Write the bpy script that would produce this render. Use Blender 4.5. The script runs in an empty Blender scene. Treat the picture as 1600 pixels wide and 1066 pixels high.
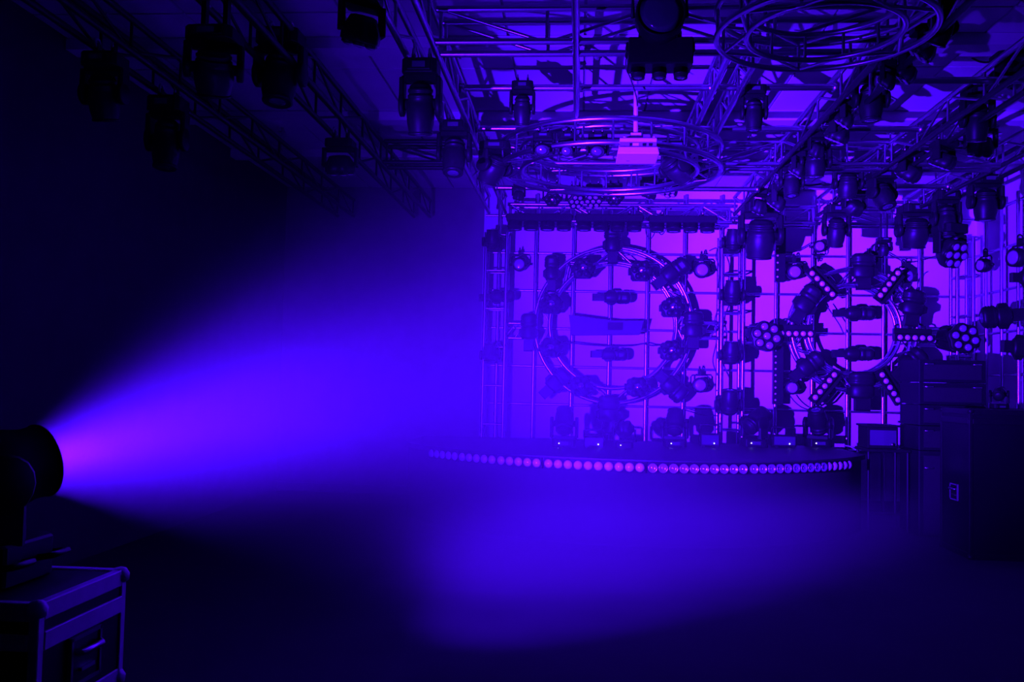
import bpy, bmesh, math, random
from mathutils import Matrix, Vector
random.seed(7)
sc = bpy.context.scene
# ------------------------------------------------------------------ camera, world (hazy air), beam, exposure
F, W, H = 1400.0, 1600, 1066                     # focal length in pixels of the 1600x1066 frame
CAM = Vector((0, 0, 1.6))
YAW, PITCH, ROLL = math.radians(4.3), math.radians(2.6), math.radians(1.3)
fw = Vector((-math.sin(YAW) * math.cos(PITCH), math.cos(YAW) * math.cos(PITCH), math.sin(PITCH)))
r0 = Vector((math.cos(YAW), math.sin(YAW), 0)); u0 = r0.cross(fw)
RT = r0 * math.cos(ROLL) + u0 * math.sin(ROLL)
UP = u0 * math.cos(ROLL) - r0 * math.sin(ROLL)
cd = bpy.data.cameras.new('camera'); cam = bpy.data.objects.new('camera', cd)
sc.collection.objects.link(cam); sc.camera = cam
cam.matrix_world = Matrix(((RT.x, UP.x, -fw.x, CAM.x), (RT.y, UP.y, -fw.y, CAM.y), (RT.z, UP.z, -fw.z, CAM.z), (0, 0, 0, 1)))
cd.sensor_width = 36; cd.lens = 36 * F / W; cd.clip_start = .05

HAZE_DENSITY, HAZE_LOW, HAZE_BANK, HAZE_VEIL, HAZE_ANISOTROPY = 0.0105, 0.003, 0.55, 0.075, 0.25   # general haze, extra low down, low fog bank added to imitate the lit floor before the stage
BEAM_WATTS, BEAM_COLOUR = 63000.0, (0.053, 0.0018, 1.0)
BEAM_FROM, BEAM_TO = Vector((-1.915, 3.10, 1.28)), Vector((2.9, 12.3, 3.3))
BEAM_CONE, BEAM_BLEND = 84, 0.2
BEAM_PROFILE = ((0, 1), (6, .9), (8, .75), (12, .42), (16, .28), (19, .21), (22, .1), (25, .045), (30, .012), (36, .003), (42, 0))   # degrees off axis, share of the centre
FILL_TO, FILL_SHARE, FILL_IN, FILL_OUT = Vector((.65, 8.3, .4)), .115, 10.5, 17.5       # weaker lower lobe added to the lamp to light the floor before the stage
w = bpy.data.worlds.new('dark_world'); sc.world = w; w.use_nodes = True
wn = w.node_tree.nodes; wl = w.node_tree.links
wn['Background'].inputs[0].default_value = (0, 0, 0, 1)
sc.view_settings.view_transform = 'Standard'; sc.view_settings.look = 'None'
sc.view_settings.gamma = 1; sc.view_settings.use_curve_mapping = False
sc.view_settings.exposure = 0.0
sc.cycles.max_bounces = 4; sc.cycles.diffuse_bounces = 3; sc.cycles.glossy_bounces = 2; sc.cycles.use_light_tree = False
sc.cycles.caustics_reflective = False; sc.cycles.caustics_refractive = False
sc.cycles.volume_bounces = 0; sc.cycles.sample_clamp_indirect = 4

# ------------------------------------------------------------------ pixel rays of the photograph -> points of the room
def ray(px, py): return fw + RT * ((px - W / 2) / F) - UP * ((py - H / 2) / F)
def at(px, py, Y): d = ray(px, py); return CAM + d * (Y / d.y)
def atx(px, py, x): d = ray(px, py); return CAM + d * (x / d.x)
def atz(px, py, z): d = ray(px, py); return CAM + d * ((z - CAM.z) / d.z)
def ppm(p): return F / (p - CAM).dot(fw)

# ------------------------------------------------------------------ materials
def mat(name, col, rough=.5, metal=0., noise=.0, nscale=20., coat=0., emit=None, bump=0., spec=.5):
    m = bpy.data.materials.new(name); m.use_nodes = True
    n = m.node_tree.nodes; l = m.node_tree.links; b = n['Principled BSDF']
    b.inputs['Base Color'].default_value = (*col, 1); b.inputs['Roughness'].default_value = rough
    b.inputs['Metallic'].default_value = metal; b.inputs['Coat Weight'].default_value = coat
    b.inputs['Coat Roughness'].default_value = .1; b.inputs['Specular IOR Level'].default_value = spec
    if noise or bump:
        tc = n.new('ShaderNodeTexCoord'); tx = n.new('ShaderNodeTexNoise')
        tx.inputs['Scale'].default_value = nscale; tx.inputs['Detail'].default_value = 4
        l.new(tc.outputs['Object'], tx.inputs['Vector'])
        if noise:
            rp = n.new('ShaderNodeValToRGB')
            rp.color_ramp.elements[0].position = .3; rp.color_ramp.elements[1].position = .7
            rp.color_ramp.elements[0].color = (*[c * (1 - noise) for c in col], 1)
            rp.color_ramp.elements[1].color = (*[min(1, c * (1 + noise)) for c in col], 1)
            l.new(tx.outputs['Fac'], rp.inputs[0]); l.new(rp.outputs[0], b.inputs['Base Color'])
        if bump:
            bp = n.new('ShaderNodeBump'); bp.inputs['Strength'].default_value = bump; bp.inputs['Distance'].default_value = .02
            l.new(tx.outputs['Fac'], bp.inputs['Height']); l.new(bp.outputs[0], b.inputs['Normal'])
    if emit:
        b.inputs['Emission Color'].default_value = (*emit[0], 1); b.inputs['Emission Strength'].default_value = emit[1]
    return m
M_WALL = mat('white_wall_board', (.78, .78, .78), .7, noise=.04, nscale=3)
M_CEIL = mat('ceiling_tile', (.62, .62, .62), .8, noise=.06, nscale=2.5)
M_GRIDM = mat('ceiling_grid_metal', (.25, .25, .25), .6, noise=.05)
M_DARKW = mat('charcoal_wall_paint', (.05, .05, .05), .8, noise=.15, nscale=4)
M_DIMW = mat('dimmed_wall_board', (.2, .2, .2), .8, noise=.1, nscale=4)
M_FLOOR = mat('dark_floor', (.03, .03, .03), .85, noise=.2, nscale=1.6)
M_BLACK = mat('black_plastic', (.009, .009, .009), .5, noise=.2, nscale=30, spec=.15)
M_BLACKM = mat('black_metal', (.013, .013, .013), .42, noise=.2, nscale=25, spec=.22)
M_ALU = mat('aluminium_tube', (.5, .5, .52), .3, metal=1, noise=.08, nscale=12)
M_PIPE = mat('scaffold_pipe', (.55, .55, .56), .3, metal=1, noise=.1, nscale=9)
M_WHITE = mat('white_plastic', (.78, .78, .78), .4, noise=.03)
M_SLATE = mat('slate_plastic', (.035, .035, .035), .5, noise=.1)
M_LENSD = mat('smoked_lens', (.3, .3, .32), .2, noise=.02, coat=.6)
M_GREY = mat('grey_plastic', (.2, .2, .2), .5, noise=.05)
M_LENS = mat('frosted_lens', (.85, .85, .85), .25, noise=.02, coat=.6)
M_CHROME = mat('chrome_reflector', (.9, .9, .9), .2, metal=1, noise=.02)
M_FACET = mat('faceted_lens', (.8, .82, .9), .28, metal=.75, noise=.02, coat=1.)
M_GLASS = mat('dark_glass_lens', (.08, .08, .1), .06, noise=.02, coat=1.)
M_SKIRT = mat('black_stage_cloth', (.02, .02, .02), .9, noise=.2, nscale=14)
M_DECK = mat('black_stage_deck', (.03, .03, .03), .55, noise=.2, nscale=8)
M_CABLE = mat('black_cable', (.02, .02, .02), .5, noise=.1)
M_PALE = mat('pale_cable', (.6, .6, .6), .5, noise=.05)
M_CASE = mat('flight_case_laminate', (.01, .01, .011), .5, noise=.2, nscale=40, spec=.2)
M_LED = mat('indicator_led', (.8, .8, .8), .4, emit=((.6, .5, 1), 6))
M_CASEALU = mat('matt_aluminium_edge', (.75, .75, .76), .55, metal=.4, noise=.08, nscale=15)
M_LENSR = mat('frosted_round_face', (.36, .36, .36), .3, noise=.03, coat=.3)
M_BAG = mat('foam_black', (.012, .012, .012), .9, noise=.2, nscale=30)

# ------------------------------------------------------------------ mesh building
class MB:
    def __init__(s): s.v = []; s.f = []; s.sm = []
    def add(s, vs, fs, smooth=False, M=None):
        o = len(s.v); s.v += [tuple((M @ Vector(v)) if M else v) for v in vs]
        s.f += [tuple(i + o for i in f) for f in fs]; s.sm += [smooth] * len(fs); return s
    def box(s, c, d, M=None, top=1., ch=0.):
        x, y, z = d[0] / 2, d[1] / 2, d[2] / 2
        if ch:                                     # chamfered in plan
            P = [(-x + ch, -y), (x - ch, -y), (x, -y + ch), (x, y - ch), (x - ch, y), (-x + ch, y), (-x, y - ch), (-x, -y + ch)]
        else: P = [(-x, -y), (x, -y), (x, y), (-x, y)]
        n = len(P)
        vs = [(c[0] + a, c[1] + b, c[2] - z) for a, b in P] + [(c[0] + a * top, c[1] + b * top, c[2] + z) for a, b in P]
        fs = [tuple(range(n))[::-1], tuple(range(n, 2 * n))] + [(i, (i + 1) % n, n + (i + 1) % n, n + i) for i in range(n)]
        return s.add(vs, fs, False, M)
    def lathe(s, prof, n=16, M=None, smooth=True, lobes=0, amp=0.):
        vs = []; fs = []
        for r, z in prof:
            for i in range(n):
                a = 2 * math.pi * i / n; rr = r * (1 + (amp * math.cos(lobes * a) if lobes else 0))
                vs.append((rr * math.cos(a), rr * math.sin(a), z))
        for k in range(len(prof) - 1):
            for i in range(n):
                j = (i + 1) % n; fs.append((k * n + i, k * n + j, (k + 1) * n + j, (k + 1) * n + i))
        if prof[0][0] > 1e-4: fs.append(tuple(range(n))[::-1])
        if prof[-1][0] > 1e-4: fs.append(tuple((len(prof) - 1) * n + i for i in range(n)))
        return s.add(vs, fs, smooth, M)
    def cyl(s, p0, p1, ra, rb=None, n=10, smooth=True):
        p0, p1 = Vector(p0), Vector(p1); L = (p1 - p0).length
        M = Matrix.Translation(p0) @ (p1 - p0).to_track_quat('Z', 'Y').to_matrix().to_4x4()
        return s.lathe([(ra, 0), (ra if rb is None else rb, L)], n, M, smooth)
    def tube(s, pts, r, n=6, closed=False):
        pts = [Vector(p) for p in pts]; vs = []; fs = []; m = len(pts); nrm = None
        for i, p in enumerate(pts):
            a = pts[(i - 1) % m] if (closed or i) else p; b = pts[(i + 1) % m] if (closed or i < m - 1) else p
            t = (b - a).normalized()
            if nrm is None: nrm = t.orthogonal().normalized()
            nrm = (nrm - t * nrm.dot(t)).normalized(); bn = t.cross(nrm)
            for k in range(n):
                q = 2 * math.pi * k / n; vs.append(tuple(p + (nrm * math.cos(q) + bn * math.sin(q)) * r))
        for i in range(m if closed else m - 1):
            j = (i + 1) % m
            for k in range(n):
                l = (k + 1) % n; fs.append((i * n + k, i * n + l, j * n + l, j * n + k))
        if not closed: fs += [tuple(range(n))[::-1], tuple((m - 1) * n + k for k in range(n))]
        return s.add(vs, fs, True)
    def prism(s, pts, a, b, M=None):               # polygon in XY, from z=a to z=b
        n = len(pts)
        vs = [(x, y, a) for x, y in pts] + [(x, y, b) for x, y in pts]
        fs = [tuple(range(n))[::-1], tuple(range(n, 2 * n))] + [(i, (i + 1) % n, n + (i + 1) % n, n + i) for i in range(n)]
        return s.add(vs, fs, False, M)
    def mesh(s, name, m, bevel=0.):
        me = bpy.data.meshes.new(name); me.from_pydata(s.v, [], s.f)
        for p, k in zip(me.polygons, s.sm): p.use_smooth = k
        bm = bmesh.new(); bm.from_mesh(me); bmesh.ops.recalc_face_normals(bm, faces=bm.faces)
        if bevel: bmesh.ops.bevel(bm, geom=bm.edges, offset=bevel, segments=1, affect='EDGES')
        bm.to_mesh(me); bm.free(); me.materials.append(m); return me

T = Matrix.Translation
def R(a, ax): return Matrix.Rotation(math.radians(a), 4, ax)
def S(x, y=None, z=None): return Matrix.Diagonal((x, x if y is None else y, x if z is None else z, 1))
def put(name, data, parent=None, M=None):
    o = bpy.data.objects.new(name, data); sc.collection.objects.link(o)
    if parent: o.parent = parent
    if M is not None: o.matrix_basis = M
    return o
def tag(o, label, cat, group=None):
    o['label'] = label; o['category'] = cat
    if group: o['group'] = group
    return o
def struct(name, me, M=None, parent=None):
    o = put(name, me, parent, M)
    if not parent: o['kind'] = 'structure'
    return o
def thing(name, label, cat, M=None, group=None):
    o = put(name, None, None, M); o.empty_display_size = .1
    return tag(o, label, cat, group)

UNIT = {}
def bar(name, p0, p1, r, m, parent, n=8):          # a round tube between two points, mesh shared
    k = (m.name, n)
    if k not in UNIT: UNIT[k] = MB().cyl((0, 0, 0), (0, 0, 1), 1, n=n).mesh('tube_' + m.name, m)
    p0, p1 = Vector(p0), Vector(p1); d = p1 - p0
    return put(name, UNIT[k], parent, T(p0) @ d.to_track_quat('Z', 'Y').to_matrix().to_4x4() @ S(r, r, d.length))

# ------------------------------------------------------------------ the room
XL, XR, YB, YF, ZC = -4.2, 5.3, 12.40, -2.6, 4.32
def slab(name, a, b, m):
    c = [(p + q) / 2 for p, q in zip(a, b)]
    return struct(name, MB().box((0, 0, 0), [abs(q - p) for p, q in zip(a, b)]).mesh(name, m), T(c))
slab('floor', (XL - .2, YF - .2, -.1), (XR + .2, YB + .2, 0), M_FLOOR)
slab('wall_back_left', (XL - .2, YB, 0), (-1.36, YB + .15, ZC + .1), M_DIMW)  # end of the white back wall, its lack of light put into a grey
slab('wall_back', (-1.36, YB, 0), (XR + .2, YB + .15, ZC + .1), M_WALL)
slab('wall_right', (XR, YF, 0), (XR + .15, YB, ZC + .1), M_WALL)
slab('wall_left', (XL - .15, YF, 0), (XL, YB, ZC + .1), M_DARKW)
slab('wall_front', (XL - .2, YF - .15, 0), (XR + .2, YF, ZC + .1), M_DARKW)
ceil = slab('ceiling', (XL - .2, YF - .2, ZC), (XR + .2, YB + .2, ZC + .1), M_GRIDM)
tw, td = .6, 1.2
tile = MB().box((0, 0, 0), (tw - .022, td - .022, .02)).mesh('ceiling_tile', M_CEIL)
y = YB - td / 2
while y > 3:
    x = -3.9
    while x < XR - .2:
        put('tile', tile, ceil, T((x - (XL + XR) / 2, y - (YF + YB) / 2, -.056))); x += tw
    y -= td
# ceiling beams running across the room
for k, (yb, zb) in enumerate(((6.95, .09), (8.9, .09), (10.4, .09))):
    o = slab('trim_%d' % (k + 1), (XL, yb - .09, ZC - .02 - zb), (XR, yb + .09, ZC - .02), M_CEIL)
for k, (a, b) in enumerate((((XL, YB - .02, 0), (XR, YB, .12)),)):
    slab('baseboard_back', a, b, M_GREY)

# ------------------------------------------------------------------ haze filling the hall
def haze_material():
    m = bpy.data.materials.new('stage_haze'); m.use_nodes = True; n = m.node_tree.nodes; l = m.node_tree.links; n.clear()
    out = n.new('ShaderNodeOutputMaterial'); v = n.new('ShaderNodeVolumeScatter'); l.new(v.outputs[0], out.inputs['Volume'])
    v.inputs['Anisotropy'].default_value = HAZE_ANISOTROPY; v.inputs['Color'].default_value = (1, 1, 1, 1)
    tc = n.new('ShaderNodeTexCoord'); sp = n.new('ShaderNodeSeparateXYZ'); l.new(tc.outputs['Object'], sp.inputs[0])
    ht = n.new('ShaderNodeMapRange'); ht.interpolation_type = 'SMOOTHSTEP'; l.new(sp.outputs['Z'], ht.inputs['Value'])
    for k, x in (('From Min', 0.8), ('From Max', 3.3), ('To Min', HAZE_DENSITY + HAZE_LOW), ('To Max', HAZE_DENSITY * .35)): ht.inputs[k].default_value = x
    nz = n.new('ShaderNodeTexNoise'); nz.inputs['Scale'].default_value = .55; nz.inputs['Detail'].default_value = 1; l.new(tc.outputs['Object'], nz.inputs['Vector'])
    nr = n.new('ShaderNodeMapRange'); l.new(nz.outputs['Fac'], nr.inputs['Value'])
    for k, x in (('From Min', .3), ('From Max', .7), ('To Min', .75), ('To Max', 1.25)): nr.inputs[k].default_value = x
    mu = n.new('ShaderNodeMath'); mu.operation = 'MULTIPLY'; l.new(ht.outputs[0], mu.inputs[0]); l.new(nr.outputs[0], mu.inputs[1]); 
    def math_(op, a_, b_):
        q = n.new('ShaderNodeMath'); q.operation = op
        for i_, x_ in enumerate((a_, b_)):
            if hasattr(x_, 'node'): l.new(x_, q.inputs[i_])
            else: q.inputs[i_].default_value = x_
        return q.outputs[0]
    def range_(src, f0, f1, t0, t1):
        q = n.new('ShaderNodeMapRange'); q.interpolation_type = 'SMOOTHSTEP'; l.new(src, q.inputs['Value'])
        for k_, x_ in (('From Min', f0), ('From Max', f1), ('To Min', t0), ('To Max', t1)): q.inputs[k_].default_value = x_
        return q.outputs[0]
    gen = math_('MULTIPLY', mu.outputs[0], range_(sp.outputs['X'], -.5, 3.6, 1.3, .3))      # thicker on the beam lamp's side
    ux = math_('SUBTRACT', sp.outputs['X'], .9); uy = math_('SUBTRACT', sp.outputs['Y'], 8.2); ca, sa = math.cos(math.radians(27)), math.sin(math.radians(27))
    dx = math_('DIVIDE', math_('ADD', math_('MULTIPLY', ux, ca), math_('MULTIPLY', uy, sa)), 3.8)
    dy = math_('DIVIDE', math_('SUBTRACT', math_('MULTIPLY', uy, ca), math_('MULTIPLY', ux, sa)), 1.75)
    rr = math_('SQRT', math_('ADD', math_('MULTIPLY', dx, dx), math_('MULTIPLY', dy, dy)), 0)
    bank = math_('MULTIPLY', math_('MULTIPLY', range_(rr, .35, 1, HAZE_BANK, 0), range_(sp.outputs['Z'], .05, .75, 1, 0)), nr.outputs[0])  # added fog, its outline shaped like the lit patch of floor
    vx_ = math_('DIVIDE', math_('ADD', sp.outputs['X'], .8), 3.3); vy_ = math_('DIVIDE', math_('SUBTRACT', sp.outputs['Y'], 8.3), 3.0)
    r2 = math_('SQRT', math_('ADD', math_('MULTIPLY', vx_, vx_), math_('MULTIPLY', vy_, vy_)), 0)
    veil = math_('MULTIPLY', range_(r2, .2, 1, HAZE_VEIL, 0), range_(sp.outputs['Z'], .5, 2.7, 1, 0))
    clear = math_('SUBTRACT', 1, math_('MULTIPLY', range_(sp.outputs['Z'], .85, 1.35, 1, 0), range_(sp.outputs['Y'], 4.2, 6.8, .9, 0)))    # haze thinned low near the cases so the added lobe leaves no glow
    l.new(math_('ADD', math_('ADD', math_('MULTIPLY', gen, clear), bank), veil), v.inputs['Density'])
    return m
hz_ = put('haze', MB().box(((XL + XR) / 2, (YF + YB) / 2, ZC / 2), (XR - XL - .02, YB - YF - .02, ZC - .02)).mesh('haze', haze_material()))
hz_['kind'] = 'stuff'; tag(hz_, 'thin smoke haze hanging in the hall and glowing in the beam', 'haze')

# ------------------------------------------------------------------ pipe frames on the walls
YP = 12.30
vx = [at(px, 500, YP).x for px in (835, 894, 952, 1010, 1068, 1125)]
vx = [vx[0] - .51 * k for k in (1,)] + vx + [at(px, 500, YP).x for px in (1212, 1269, 1324, 1380, 1436)]
hz = [at(1010, py, YP).z for py in (338, 397, 456.5, 516, 576, 636)]
hz.append(2 * hz[-1] - hz[-2])
g = thing('wall_pipe_frame', 'tall grid of metal pipes fixed in front of the lit back wall', 'pipe frame', T((0, YP, 0)))
for x in vx: bar('upright_pipe', (x, 0, .0), (x, 0, 4.2), .024, M_PIPE, g)
for z in hz: bar('cross_pipe', (vx[0] - .2, .05, z), (XR - .05, .05, z), .017, M_PIPE, g)
g = thing('wall_pipe_frame', 'grid of metal pipes in front of the side wall beside the tall case stack', 'pipe frame', T((XR - .14, 0, 0)))
for k in range(9): bar('upright_pipe', (0, 11.8 - .42 * k, 0), (0, 11.8 - .42 * k, 4.0), .022, M_PIPE, g)
for z in hz: bar('cross_pipe', (.045, 8.5, z), (.045, 12.2, z), .017, M_PIPE, g)

# ------------------------------------------------------------------ trusses
def box_truss(label, p0, p1, s=.22, bay=.7, rc=.024, up=(0, 0, 1), faces='lr', group=None, m=M_ALU, diag=True, dark=()):
    p0, p1 = Vector(p0), Vector(p1); d = p1 - p0; L = d.length; d.normalize()
    U = Vector(up); X = d.cross(U).normalized(); U = X.cross(d)
    g = thing('box_truss', label, 'truss', T(p0), group)
    h = s / 2; C4 = {(i, j): X * (i * h) + U * (j * h) for i in (-1, 1) for j in (-1, 1)}
    for k_, v in C4.items(): bar('chord', v, v + d * L, rc, M_BLACKM if k_ in dark else m, g)  # dark chords are black in place of aluminium, imitating unlit tube
    n = max(1, round(L / bay)); b = L / n
    F4 = dict(l=((-1, -1), (-1, 1)), r=((1, -1), (1, 1)), b=((-1, -1), (1, -1)), t=((-1, 1), (1, 1)))
    for f in faces:
        a, c = F4[f]
        for k in range(n + 1):
            kk = min(max(k * b, .03), L - .03)
            bar('strut', C4[a] + d * kk, C4[c] + d * kk, .012, m, g, 6)
        for k in range(n if diag else 0):
            q = (a, c) if k % 2 else (c, a)
            bar('brace', C4[q[0]] + d * (k * b + .03), C4[q[1]] + d * ((k + 1) * b - .03), .012, m, g, 6)
    return g
ZT = 3.95
TX = {k: -1.12 + 1.07 * k for k in range(-2, 6)}   # lines of trusses running away from the camera
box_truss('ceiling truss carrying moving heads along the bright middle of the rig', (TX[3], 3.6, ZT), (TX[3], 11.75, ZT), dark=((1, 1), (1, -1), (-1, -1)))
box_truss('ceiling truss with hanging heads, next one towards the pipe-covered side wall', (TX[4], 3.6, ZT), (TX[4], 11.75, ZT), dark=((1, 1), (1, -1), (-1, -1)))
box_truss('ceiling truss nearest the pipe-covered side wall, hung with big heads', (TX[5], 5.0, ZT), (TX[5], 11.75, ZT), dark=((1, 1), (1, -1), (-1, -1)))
box_truss('dim ceiling truss at the dark edge of the rig with two hanging lamps', (TX[0], 3.6, ZT), (TX[0], 11.75, ZT))
box_truss('unlit ceiling truss deep in the dark side of the hall', (TX[-1], 3.6, ZT), (TX[-1], 12.1, ZT), bay=.8, m=M_BLACKM)  # dark-side trusses are black, dimness put into the colour to lose highlights
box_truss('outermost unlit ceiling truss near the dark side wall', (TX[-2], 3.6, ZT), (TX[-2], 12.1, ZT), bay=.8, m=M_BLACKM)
box_truss('short latticed truss between the two ceiling rings, running towards the projector', (TX[2] + .06, 6.05, ZT), (TX[2] + .06, 9.0, ZT), s=.2, bay=.4)
g = thing('ladder_truss', 'flat ladder truss seen end-on as a dark vertical line above the overhead ring', 'truss', T((-.06, 0, ZT)))
for dz in (-.12, .12): bar('chord', (0, 3.6, dz), (0, 7.9, dz), .024, M_PIPE, g)
for k in range(8): bar('strut', (0, 3.7 + .53 * k, -.12), (0, 3.7 + .53 * k, .12), .014, M_PIPE, g)
def cross(label, k0, k1, Y, dz=0, **kw): box_truss(label, (TX[k0] + .135, Y, ZT + dz), (TX[k1] - .135, Y, ZT + dz), **kw)
cross('cross truss at the top edge above the round-faced lamp', 0, 3, 5.9)
cross('cross truss holding the small overhead ring with glossy lamps below it', 0, 3, 9.17)
cross('rear cross truss just above the row of downward barrel lamps', 0, 3, 11.9, -.1, faces='lr', bay=.45)
cross('short cross truss with a bright diagonal between two lamp-hung trusses', 3, 4, 9.17, bay=.5)
cross('short rear cross truss with two bright diagonals above the back wall', 3, 4, 11.9, -.1, faces='lrb', bay=.35)
cross('short cross truss between the two outer trusses near the side wall', 4, 5, 9.17)
cross('short rear cross truss above the seven-lens lamp near the corner', 4, 5, 11.9, -.1)
cross('unlit cross truss in the dark side of the ceiling', -1, 0, 9.17, m=M_BLACKM)  # black like the other dark-side trusses, dimness put into the colour
for label, Y, k0, k1, z in (('long bright crossbar carrying two small hanging heads', 7.05, 0, 3, ZT), ('thin crossbar just in front of the projector', 8.2, 0, 4, ZT),
                            ('rear crossbar behind the overhead ring', 10.1, 0, 3, ZT - .14), ('rear crossbar above the corner moving heads', 10.3, 3, 5, ZT - .05),
                            ('crossbar in the dim part of the rig towards the side wall', 6.9, 3, 5, ZT)):
    o = thing('crossbar', label, 'pipe', T((0, Y, z)))
    bar('pipe', (TX[k0] + .14, 0, 0), (TX[k1] - .14, 0, 0), .028, M_ALU, o)
    for x in [TX[k] for k in range(k0, k1 + 1)][1:-1]: bar('coupler', (x - .04, 0, 0), (x + .04, 0, 0), .036, M_ALU, o)
    for x in (TX[k0] + .14, TX[k1] - .14): bar('coupler', (x - .02, 0, 0), (x + .02, 0, 0), .04, M_ALU, o)
# drop rods that hold the trusses to the ceiling
TN = {-2: 'outermost unlit truss', -1: 'inner unlit truss', 0: 'dim edge truss', 1: 'end-on ladder truss', 2: 'short latticed truss', 3: 'bright middle lamp truss', 4: 'second lamp-hung truss', 5: 'lamp-hung truss nearest the side wall'}
for k in range(-2, 6):
    ys_ = (5.0, 7.0, 9.4, 11.0) if k not in (1, 2) else (6.5, 7.4)
    for Y, nm in zip(ys_, ('nearest', 'second nearest', 'second farthest', 'farthest') if len(ys_) == 4 else ('nearer', 'farther')):
        o = thing('drop_rod', nm + ' thin ceiling rod holding up the ' + TN[k], 'rod', T((TX[k] if k not in (1, 2) else (-.06 if k == 1 else TX[2] + .06), Y, 0)), 'rods between trusses and ceiling')
        bar('rod', (0, 0, ZT + .1), (0, 0, ZC - .02), .009, M_PIPE, o); bar('plate', (0, 0, ZC - .075), (0, 0, ZC - .066), .04, M_PIPE, o)

def ring_truss(label, c, Ro, Ri, dep, axis, n=20, r=.025):
    """axis 'y': ring stands facing the room; 'z': ring lies flat overhead"""
    g = thing('ring_truss', label, 'truss', T(c))
    P = (lambda a, R_, q: Vector((R_ * math.cos(a), q, R_ * math.sin(a)))) if axis == 'y' else (lambda a, R_, q: Vector((R_ * math.cos(a), R_ * math.sin(a), q)))
    for R_ in (Ro, Ri):
        for q in (-dep / 2, dep / 2):
            put('chord', MB().tube([P(2 * math.pi * k / 64, R_, q) for k in range(64)], r, 8, True).mesh('ring_chord', M_ALU), g)
    for k in range(n):
        a, b = 2 * math.pi * k / n, 2 * math.pi * (k + 1) / n
        for q in (-dep / 2, dep / 2): bar('brace', P(a, Ro if k % 2 else Ri, q), P(b, Ri if k % 2 else Ro, q), .01, M_ALU, g, 6)
        bar('strut', P(a, Ro, -dep / 2), P(a, Ro, dep / 2), .01, M_ALU, g, 6)
        bar('strut', P(a, Ri, -dep / 2), P(a, Ri, dep / 2), .01, M_ALU, g, 6)
    return g
YR = 12.12
c1 = at(957, 509, YR); c2 = at(1331, 516, YR)
q = ppm(c1)
ring_truss('large upright ring truss on the back wall inside the beam haze', c1, 121 / q, 98 / q, .2, 'y')
ring_truss('smaller upright ring truss ringed with five-lens bars near the corner', c2, 93 / q, 69 / q, .2, 'y')
ring_truss('ring truss lying flat overhead behind the projector', (at(952, 235, 8.4).x, 8.4, ZT - .25), 1.03, .82, .2, 'z')
ring_truss('small ring truss lying flat overhead near the top edge, beside the middle truss', (1.36, 5.15, ZT - .24), .6, .43, .16, 'z', n=12, r=.018)
# towers standing against the back wall
def tower(label, px, wd=.28):
    p = at(px, 520, 12.05); return box_truss(label, (p.x, 12.05, .0), (p.x, 12.05, 3.6), s=wd, bay=.52, up=(0, -1, 0), faces='lrbt', rc=.024, diag=False)
tower('upright truss tower packed with dark heads between the two wall rings', 1141)
tower('upright truss tower half lost in the haze beside the large ring', 774)
tower('upright truss tower in the room corner beside the seven-lens lamp', 1503, .2)
# short ladders tying the rings to the towers
for label, a, b, py in (('short ladder truss joining the large ring to the middle tower', 1080, 1124, 517), ('short hazy ladder truss joining the large ring to its far tower', 790, 835, 517),
                        ('short ladder truss joining the smaller ring to the corner tower', 1426, 1497, 528), ('short ladder truss joining the smaller ring to the middle tower', 1160, 1237, 524)):
    p0, p1 = at(a, py, 12.05), at(b, py, 12.05)
    o = thing('ladder_truss', label, 'truss', T((p0.x, 12.05, (p0.z + p1.z) / 2))); L = p1.x - p0.x
    for dz in (-.1, .1): bar('chord', (0, 0, dz), (L, 0, dz), .02, M_ALU, o)
    for k in range(3): bar('brace', (L * k / 3, 0, -.09), (L * (k + 1) / 3, 0, .09), .011, M_ALU, o, 6)

# ------------------------------------------------------------------ models of the lamps (mesh data shared by all copies)
# hanging position: z=0 is the mounting face, the lamp reaches down to about z=-0.5
def lens_dome(r, h=.35, n=12): return [(r, 0), (r * .92, -r * h * .5), (r * .6, -r * h * .9), (0, -r * h)]
def model_spot():
    base = MB().box((0, 0, -.05), (.30, .27, .1), ch=.035).box((0, -.12, -.05), (.2, .05, .07)).mesh('moving_head_base', M_BLACK, .006)
    display = MB().box((0, -.148, -.05), (.11, .008, .04)).mesh('moving_head_display', M_GLASS)
    yk = MB().box((0, 0, -.118), (.33, .12, .036), ch=.03)
    for s in (-1, 1):
        yk.box((s * .158, 0, -.2), (.044, .13, .17), ch=.015)
        yk.lathe([(.075, -.022), (.085, -.016), (.085, .016), (.075, .022)], 16, T((s * .158, 0, -.29)) @ R(90, 'Y'))
    yoke = yk.mesh('moving_head_yoke', M_BLACK)
    hd = MB().lathe([(.06, .14), (.09, .125), (.1, .1), (.108, .1), (.108, .08), (.1, .08), (.1, .06), (.11, .06), (.11, .04), (.102, .04), (.118, .0),
                     (.122, -.06), (.115, -.13), (.1, -.19), (.098, -.21), (.088, -.212), (.085, -.19)], 20)
    hd.cyl((-.14, 0, 0), (.14, 0, 0), .04)
    head = hd.mesh('moving_head_head', M_BLACKM)
    lens = MB().lathe([(.084, -.192), (.07, -.205), (.04, -.213), (0, -.216)], 16).mesh('moving_head_lens', M_GLASS)
    rim = MB().lathe([(.1, -.19), (.106, -.192), (.106, -.206), (.1, -.208)], 20).mesh('moving_head_front_ring', M_BLACKM)
    return dict(base=base, yoke=yoke, head=head, subs=dict(base=[('display', display)], head=[('lens', lens), ('front_ring', rim)]), pivot=-.29)
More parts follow.
